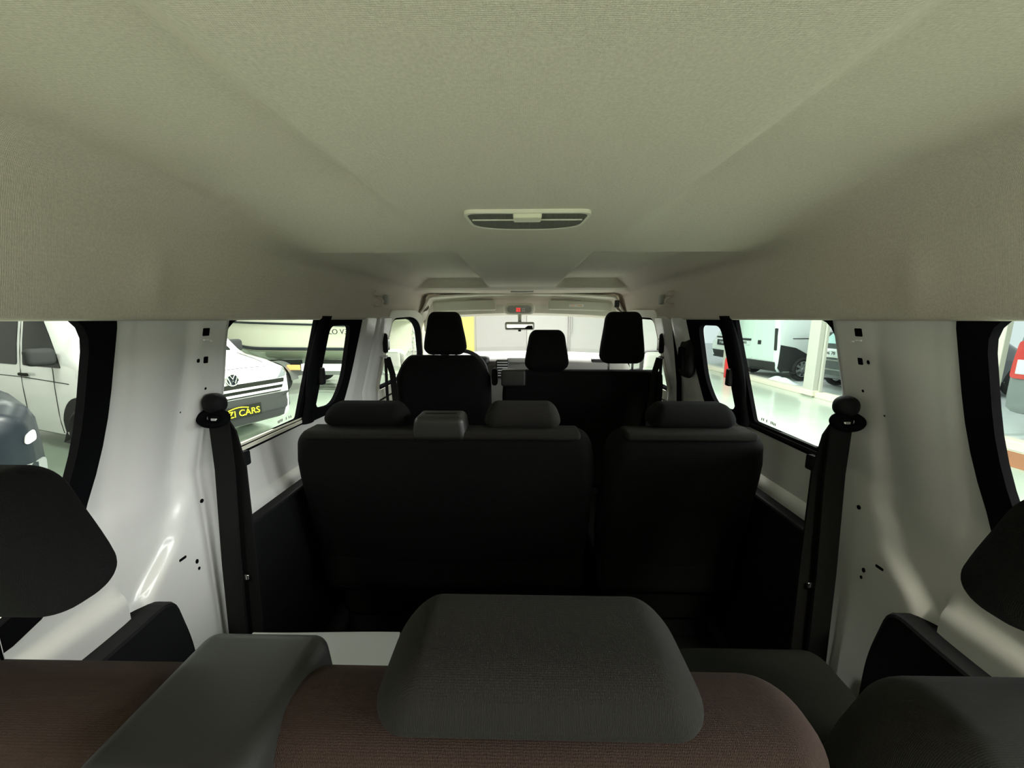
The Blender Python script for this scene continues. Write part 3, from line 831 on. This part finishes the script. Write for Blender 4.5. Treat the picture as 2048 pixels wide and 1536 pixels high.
# --- white van on the left, nose turned to us
hd = R(-19.5)
c = Car('parked_van', 'white van parked on the left with a yellow and black dealer plate on its nose', VANST, 1.10, 'car_white', (-3.71, 4.80, 0), hd)
c.patch('bumper', [(-.86, .24), (.86, .24), (.92, .62), (.80, .66), (-.80, .66), (-.92, .62)], 'front', 'bumper_grey', .03, r=.04, label='dark grey front bumper')
c.patch('lower_intake', [(-.62, .32), (.62, .32), (.70, .42), (-.70, .42)], 'front', 'cladding', .036, r=.02)
g1 = c.patch('grille', [(-.66, .68), (.66, .68), (.74, .86), (-.74, .86)], 'front', 'plate_black', .022, r=.03)
for z0 in (.70, .775):
    mesh_obj('grille_bar', join(*[tube([c.proj(a, z0 + .012, 'front', .034) for a in [-.72 + .12 * i for i in range(13)]], .017, 8)]), 'car_white', g1, local=True)
c.patch('headlight', [(.62, .87), (.90, .89), (.90, 1.03), (.74, .98)], 'front', 'headlight', .014, r=.02)
c.patch('headlight', [(-.62, .87), (-.90, .89), (-.90, 1.03), (-.74, .98)], 'front', 'headlight', .014, r=.02)
# round badge
t_ = [c.proj(0, .93, 'front', .02)][0]
em = mesh_obj('badge', xf(tube([(0, .075 * math.cos(a), .075 * math.sin(a)) for a in [2 * math.pi * i / 28 for i in range(29)]], .009, 8), t_), 'chrome', c.root, local=True)
mesh_obj('badge_plate', xf(grid(lambda u, v: (0, .07 * v * math.cos(2 * math.pi * u), .07 * v * math.sin(2 * math.pi * u)), 28, 2), t_ + Vector((-.004, 0, 0))), 'car_navy', em, local=True)
def stroke(pts, r_=.008): return tube([(.004, a, b) for a, b in pts], r_, 6)
mesh_obj('badge_letters', xf(join(stroke([(-.03, .062), (0, .010), (.03, .062)]), stroke([(-.058, .035), (-.026, -.055), (0, -.008), (.026, -.055), (.058, .035)])), t_), 'chrome', em, local=True)
# dealer plate
pc = c.proj(.05, .50, 'front', .045)
pl = mesh_obj('number_plate', xf(box((0, 0, 0), (.012, .54, .15)), pc), 'plate_black', c.root, local=True, smooth=False)
mesh_obj('plate_lettering', xf(join(xf(text_geo('EZI CARS', .118, .003), (0, -.015, 0)), tube([(-.17 + .02 * i, .045 + .022 * math.sin(math.pi * i / 13), 0) for i in range(14)], .006, 6)), pc + Vector((.010, 0, 0)), (R(90), 0, R(90))), 'plate_yellow', pl, local=True, smooth=False)
c.patch('windscreen', [(-1.02, -.72), (-1.70, -.66), (-1.70, .66), (-1.02, .72)], 'top', 'car_glass', .006, r=.05)
for s_, f_ in ((-1, 'right'), (1, 'left')):
    c.patch('side_window', [(-1.42, 1.13), (-2.35, 1.13), (-2.35, 1.72), (-1.95, 1.74)], f_, 'car_glass', .006, r=.04)
    c.patch('side_window', [(-2.50, 1.13), (-4.5, 1.13), (-4.5, 1.74), (-2.50, 1.74)], f_, 'car_glass', .006, r=.04)
    hnd = c.proj(-2.28, 1.02, f_, .03)
    mesh_obj('door_handle', xf(rbox((0, 0, 0), (.20, .03, .04), .012), hnd), 'plate_black', c.root, local=True)
    mm = c.proj(-1.52, 1.20, f_, .02)
    mesh_obj('side_mirror', xf(rbox((0, s_ * .11, .07), (.13, .24, .20), .05), mm), 'cladding', c.root, local=True)
    c.arch(-1.14, s_, .46); c.wheel(-1.14, s_, .92, .34)
    c.arch(-4.0, s_, .43); c.wheel(-4.0, s_, .92, .33)
c.seams([([(-1.66, .32), (-1.62, 1.10), (-1.95, 1.80)], 'right'), ([(-2.42, .30), (-2.42, 1.80)], 'right'), ([(-1.30, .95), (-2.42, .98), (-4.4, .98)], 'right'),
         ([(-.10, -.80), (-.10, .80)], 'top'), ([(-.25, -.62), (-.95, -.74)], 'top'), ([(-.25, .62), (-.95, .74)], 'top')], 'bumper_grey')

# --- dark car nose at lower left
CARST = [(0, .60, .36, .66, 0), (.05, .72, .28, .74, 0), (.20, .84, .22, .80, 0), (.55, .90, .20, .86, 0), (1.2, .90, .20, .95, .1), (1.9, .88, .20, 1.38, 1), (3.2, .88, .20, 1.44, 1), (4.0, .86, .24, 1.10, .6), (4.4, .80, .30, .95, .2)]
CARST = [(a, b, z0, z1 * 1.12, q) for a, b, z0, z1, q in CARST]
c = Car('dark_car', 'dark blue car nose with a bright headlight at the lower left', [(a, b, z0, z1 * 1.25, q) for a, b, z0, z1, q in CARST], 1.18, 'car_navy', (-3.86, 2.02, 0), R(-15), 'car')
c.patch('bumper', [(-.80, .22), (.80, .22), (.84, .62), (-.84, .62)], 'front', 'car_silver', .02, r=.04)
c.patch('lower_grille', [(-.45, .28), (.45, .28), (.5, .40), (-.5, .40)], 'front', 'plate_black', .028, r=.03)
c.patch('headlight', [(.68, .77), (.79, .78), (.79, .86), (.70, .85)], 'front', 'ice', .012, r=.03)
c.patch('headlight', [(-.68, .77), (-.79, .78), (-.79, .86), (-.70, .85)], 'front', 'ice', .012, r=.03)
c.patch('windscreen', [(-1.28, -.62), (-1.85, -.60), (-1.85, .60), (-1.28, .62)], 'top', 'car_glass', .006, r=.05)
for s_, f_ in ((-1, 'right'), (1, 'left')):
    c.arch(-.85, s_, .40, .32); c.wheel(-.85, s_, .82, .31); c.arch(-3.4, s_, .40, .32); c.wheel(-3.4, s_, .82, .31)

# --- vehicles outside the glass front: seen from behind, nose away (+x)
VB = [(0, .62, .40, .96, 0), (.10, .82, .28, 1.02, 0), (.6, .88, .24, 1.10, 0), (.9, .90, .24, 1.22, .3), (1.6, .90, .24, 1.80, 1), (2.2, .90, .24, 1.90, 1), (4.25, .90, .24, 1.90, 1), (4.38, .88, .28, 1.86, 1), (4.42, .84, .34, 1.80, 1)]
c = Car('panel_van', 'pale van with double rear doors and dark lower cladding outside the glass front', VB, 1.12, 'car_white', (11.22, 12.28, 0), R(10), 'van')
for s_ in (-1, 1):
    c.patch('rear_door', [(s_ * .015, .55), (s_ * .74, .55), (s_ * .74, 1.10), (s_ * .66, 1.80), (s_ * .015, 1.80)], 'rear', 'car_green_white', .012, r=.03)
c.patch('rear_bumper', [(-.82, .26), (.82, .26), (.84, .53), (-.84, .53)], 'rear', 'cladding', .05, r=.03)
for s_ in (-1, 1): c.patch('tail_lamp', [(s_ * .76, .85), (s_ * .84, .85), (s_ * .80, 1.45), (s_ * .72, 1.45)], 'rear', 'cladding', .02, r=.02)
pc = c.proj(.36, 1.00, 'rear', .02)
pl = mesh_obj('number_plate', xf(box((0, 0, 0), (.02, .48, .13)), pc), 'plate_white', c.root, local=True, smooth=False)
mesh_obj('plate_characters', xf(text_geo('P 481', .11, .003), pc - Vector((.014, 0, 0)), (R(90), 0, R(-90))), 'plate_ink', pl, local=True, smooth=False)
mesh_obj('plate_light_bar', xf(box((0, 0, .10), (.05, .52, .06)), pc), 'cladding', c.root, local=True, smooth=False)
mesh_obj('badge', xf(rbox((0, 0, 0), (.02, .12, .12), .009), c.proj(-.22, 1.04, 'rear', .014)), 'cladding', c.root, local=True)
c.patch('sill_cladding', [(-4.38, .26), (-1.9, .26), (-1.9, .42), (-3.0, .50), (-3.9, .92), (-4.36, 1.0)], 'right', 'cladding', .012)
c.patch('front_door_glass', [(-1.10, 1.15), (-2.2, 1.15), (-2.2, 1.70), (-1.7, 1.70)], 'right', 'car_glass', .01, r=.04)
c.bar('door_rail', -4.0, -2.6, 1.16, 1.18, 'right', 'cladding', .012)
for s_ in (-1, 1):
    c.arch(-3.62, s_, .42, .34, 'cladding'); c.wheel(-3.62, s_, .86, .33, 8)
    c.arch(-.85, s_, .42, .34, 'cladding'); c.wheel(-.85, s_, .86, .33, 8)
SUV = [(0, .62, .40, .86, 0), (.12, .82, .26, .98, 0), (.9, .90, .24, 1.06, .1), (1.7, .90, .24, 1.54, 1), (3.6, .90, .24, 1.60, 1), (4.1, .88, .26, 1.40, 1), (4.25, .86, .30, 1.02, .6), (4.35, .80, .38, .92, .2)]
c = Car('dark_hatchback', 'dark car with a pale number plate, seen from behind right of the pale column', SUV, 1.0, 'car_dark', (11.75, 9.55, 0), R(6), 'car')
c.patch('rear_window', [(-.62, 1.12), (.62, 1.12), (.54, 1.45), (-.54, 1.45)], 'rear', 'car_glass_light', .01, r=.05)
c.patch('boot_panel', [(-.72, .80), (.72, .80), (.70, 1.0), (-.70, 1.0)], 'rear', 'car_white', .012, r=.02)
pc = c.proj(0.22, .90, 'rear', .03)
pl = mesh_obj('number_plate', xf(box((0, 0, 0), (.02, .50, .13)), pc), 'plate_white', c.root, local=True, smooth=False)
mesh_obj('plate_characters', xf(text_geo('D6 78', .11, .003), pc - Vector((.014, 0, 0)), (R(90), 0, R(-90))), 'plate_ink', pl, local=True, smooth=False)
for z_ in (.50, .72): c.bar('bumper_strip', -.80, .80, z_, z_ + .03, 'rear', 'steel', .02)
for s_ in (-1, 1):
    c.patch('tail_lamp', [(s_ * .60, .84), (s_ * .82, .84), (s_ * .80, .98), (s_ * .60, .98)], 'rear', 'steel', .02, r=.02)
    c.arch(-3.5, s_, .40); c.wheel(-3.5, s_, .84, .33); c.arch(-.9, s_, .40); c.wheel(-.9, s_, .84, .33)
    c.patch('side_window', [(-1.5, 1.04), (-3.8, 1.04), (-3.5, 1.46), (-2.0, 1.46)], 'right' if s_ < 0 else 'left', 'car_glass', .01, r=.04)
c = Car('white_hatchback', 'white car with a dark-framed plate and dark bumper, farthest outside the glass front', SUV, 1.0, 'car_white', (11.8, 14.55, 0), R(4), 'car')
c.patch('rear_window', [(-.62, 1.12), (.62, 1.12), (.54, 1.45), (-.54, 1.45)], 'rear', 'car_glass_light', .01, r=.05)
c.patch('rear_bumper', [(-.78, .30), (.78, .30), (.84, .58), (-.84, .58)], 'rear', 'cladding', .03, r=.03)
c.bar('trim_band', -.70, .70, 1.02, 1.07, 'rear', 'cladding', .02)
pc = c.proj(0.12, .86, 'rear', .03)
pl = mesh_obj('number_plate', xf(box((0, 0, 0), (.02, .62, .20)), pc), 'cladding', c.root, local=True, smooth=False)
mesh_obj('plate_characters', xf(text_geo('9 861', .14, .003), pc - Vector((.014, 0, 0)), (R(90), 0, R(-90))), 'plate_white', pl, local=True, smooth=False)
for s_ in (-1, 1):
    c.arch(-3.5, s_, .40); c.wheel(-3.5, s_, .84, .33); c.arch(-.9, s_, .40); c.wheel(-.9, s_, .84, .33)
c = Car('grey_hatchback', 'grey car with a tall red tail lamp at the far right', VB, 1.05, 'car_silver', (12.05, 5.25, 0), R(0), 'car')
for s_ in (-1, 1):
    c.patch('tail_lamp', [(s_ * .52, .80), (s_ * .84, .80), (s_ * .82, 1.35), (s_ * .64, 1.42)], 'rear', 'tail_red', .03, r=.06)
    pc = c.proj(s_ * .70, .98, 'rear', .035)
    mesh_obj('lamp_lens', xf(rbox((0, 0, 0), (.02, .14, .22), .009), pc), 'plate_white', c.root, local=True)
    c.arch(-3.5, s_, .40); c.wheel(-3.5, s_, .84, .33); c.arch(-.9, s_, .40); c.wheel(-.9, s_, .84, .33)
c.patch('rear_window', [(-.62, 1.2), (.62, 1.2), (.60, 1.7), (-.60, 1.7)], 'rear', 'car_glass_light', .01, r=.05)

# small heaps of snow-white gravel and a weed by the kerb outside
for i, (x, y, sx, lab) in enumerate([(7.15, 10.6, .75, 'white heap on the ground below the pale van'), (7.1, 7.4, .6, 'white heap on the ground below the dark car')]):
    g = grid(lambda u, v: ((u - .5) * sx * .5, (v - .5) * sx * 1.4, .13 * math.sin(math.pi * u) * math.sin(math.pi * v) * (1 + .3 * math.sin(17 * v + 5 * u))), 14, 22)
    tag(mesh_obj('gravel_heap', xf(g, (x, y, -.005)), 'ice'), lab, 'heap')
rr_ = random.Random(5); gs = []
for i in range(46):
    a = rr_.uniform(0, 6.28); l = rr_.uniform(.1, .24)
    gs.append(([(7.0, 8.0, .0), (7.0 + math.cos(a) * l * .6, 8.0 + math.sin(a) * l * .6, l * .9), (7.0 + math.cos(a + .25) * l * .7, 8.0 + math.sin(a + .25) * l * .7, l * .7), (7.012, 8.0, .0)], [(0, 1, 2, 3)]))
tag(mesh_obj('weed', join(*gs), 'leaf', smooth=False), 'small green weed at the kerb beside the pale column', 'plant')

# ------------------------------------------------------------------ boat on its trailer
t = thing('motorboat', 'cream motorboat with dark stripes on a trailer behind the white van', 'boat', (-5.4, 9.6, 0))
BX0, BX1, BY = -8.2, -3.0, 9.6
def hull(u, v):
    # u 0 bow(left) .. 1 stern, v 0..1 around from near gunwale over the keel to far gunwale
    x = BX0 + (BX1 - BX0) * u
    hw = 1.15 * math.sin(min(1, u * 1.7 + .02) * math.pi / 2) ** .8
    zk = .62 + .75 * (1 - sst(0, .45, u)) ** 1.5
    zg = 1.62 + .16 * (1 - u)
    q = abs(v - .5) * 2
    chine = .45
    if q > chine:
        f = (q - chine) / (1 - chine); y = hw * (.80 + .20 * f); z = zk + .36 + (zg - zk - .36) * f
    else:
        f = q / chine; y = hw * .80 * f; z = zk + .36 * f
    return (x, BY + (y if v > .5 else -y), z)
mesh_obj('hull', grid(hull, 50, 36), 'hull', t)
def band(z0, z1, off, m, nm):
    def f(u, v):
        uu = .06 + .94 * u
        x = BX0 + (BX1 - BX0) * uu; hw = 1.15 * math.sin(min(1, uu * 1.7 + .02) * math.pi / 2) ** .8
        zk = .62 + .75 * (1 - sst(0, .45, uu)) ** 1.5; zg = 1.62 + .16 * (1 - uu)
        ff = z0 + (z1 - z0) * v; ang = 0
        return (x, BY - hw * (.80 + .20 * ff) - off, zk + .36 + (zg - zk - .36) * ff)
    g = grid(f, 40, 2); o = mesh_obj(nm, g, m, t); md = o.modifiers.new('s', 'SOLIDIFY'); md.thickness = .012
band(.02, .12, .012, 'hull_stripe', 'lower_stripe'); band(.84, .90, .015, 'hull_stripe', 'upper_stripe')
def low(u, v):
    p = hull(.08 + .92 * u, .5 - .22 * v); return (p[0], p[1] - .008, p[2] - .008)
mesh_obj('hull_bottom_paint', grid(low, 40, 8), 'hull_low', t)
def deck(u, v):
    a = hull(u, 0); b = hull(u, 1); p = Vector(a).lerp(Vector(b), v); return (p.x, p.y, p.z + .14 * math.sin(math.pi * v))
mesh_obj('deck', grid(deck, 30, 10), 'hull', t)
mesh_obj('hull_lettering', xf(text_geo('ILO V3', .16, .006), (-4.02, BY - 1.175, 1.42), (R(90), 0, 0)), 'plate_ink', t, smooth=False)
t = thing('boat_trailer', 'steel boat trailer with a white and orange light board under the motorboat', 'trailer', (-5.4, 9.3, 0))
mesh_obj('chassis', join(box((-5.0, 9.0, .45), (4.6, .10, .12)), box((-5.3, 10.2, .45), (4.6, .10, .12)), *[box((x, 9.6, .47), (.10, 1.3, .10)) for x in (-7.2, -6.2, -5.0, -3.6)]), 'steel', t, smooth=False, bevel=.01)
mesh_obj('cradle', join(*[box((x, y, .64), (.9, .10, .14)) for x in (-5.8, -4.4) for y in (9.25, 9.95)]), 'bumper_grey', t, smooth=False)
mesh_obj('light_board', box((-4.0, 8.55, .62), (1.9, .05, .16)), 'plate_white', t, smooth=False, bevel=.008)
mesh_obj('marker_lamp', rbox((-5.12, 8.53, .62), (.30, .03, .12), .012), 'orange', t)
mesh_obj('mudguard', grid(lambda u, v: (-5.55 + .42 * math.cos(math.pi * u), 8.42 + .28 * v, .34 + .42 * math.sin(math.pi * u)), 16, 2), 'steel', t)
for y in (8.55, 10.65):
    wq = mesh_obj('wheel', xf(grid(lambda u, v: ((.28 + .07 * math.cos(2 * math.pi * v)) * math.cos(2 * math.pi * u), .09 * math.sin(2 * math.pi * v), (.28 + .07 * math.cos(2 * math.pi * v)) * math.sin(2 * math.pi * u)), 32, 10), (-5.55, y, .35)), 'tyre', t)
    mesh_obj('rim', xf(rbox((0, 0, 0), (.42, .12, .42), .2, None, 6, 1), (-5.55, y, .35)), 'rim', wq)
    for k in range(5):
        pass
mesh_obj('axle', box((-5.55, 9.6, .35), (.08, 2.2, .08)), 'steel', t, smooth=False)
# plants and a pale framed partition seen through the driver door window
t = thing('white_partition', 'white framed partition seen through the driver door window', 'partition', (-4.1, 13.3, 0))
mesh_obj('panel', box((-4.2, 13.3, 1.3), (2.4, .06, 2.6)), 'hall_wall', t, smooth=False)
mesh_obj('frame', join(*[box((x, 13.25, 1.3), (.05, .05, 2.6)) for x in (-5.3, -4.5, -3.7, -3.05)], *[box((-4.2, 13.25, z), (2.4, .05, .04)) for z in (.6, 1.25, 1.75)]), 'hall_panel', t, smooth=False)
for i, (x, y, lab) in enumerate([(-4.3, 12.3, 'leafy pale plant left of the driver headrest, behind the door window'), (-3.45, 12.3, 'leafy pale plant right beside the windscreen pillar, behind the door window')]):
    t = thing('potted_plant', lab, 'plant', (x, y, 0))
    mesh_obj('pot', xf(prof([(0, 0), (.14, 0), (.19, .34), (.17, .34), (.16, .30), (0, .30)]), (x, y, 0)), 'pot', t)
    rr_ = random.Random(i); gs = []
    for k in range(90):
        a = rr_.uniform(0, 6.28); h = rr_.uniform(.5, 1.35); r_ = rr_.uniform(.05, .24); l = .14
        p = Vector((x + math.cos(a) * r_, y + math.sin(a) * r_, h)); d = Vector((math.cos(a), math.sin(a), rr_.uniform(-.2, .9))).normalized() * l
        sd = Vector((-math.sin(a), math.cos(a), 0)) * .03
        gs.append(([p, p + d * .5 + sd, p + d, p + d * .5 - sd], [(0, 1, 2, 3)]))
    mesh_obj('foliage', join(*gs), 'leaf_pale', t, smooth=False)
    mesh_obj('stem', tube([(x, y, .28), (x + .03, y, .8), (x, y, 1.2)], [.02, .015, .006], 8), 'pot', t)

# repeats of one kind share a group
GROUPS = {'bench_seat': 'rows of passenger seats', 'single_seat': 'rows of passenger seats', 'passenger_bench': 'front seats', 'driver_seat': 'front seats',
          'seat_belt': 'seat belts on the posts', 'door_mirror': 'front door mirrors', 'sun_visor': 'sun visors', 'coat_hook': 'coat hooks on the headliner',
          'grab_recess': 'clip covers beside the coat hooks', 'column': 'columns of the glass front', 'door_frame_post': 'door frame posts of the glass front',
          'potted_plant': 'potted plants by the partition', 'gravel_heap': 'white heaps outside'}
for o in SC.objects:
    if o.parent is None and o.name.split('.')[0] in GROUPS: o['group'] = GROUPS[o.name.split('.')[0]]
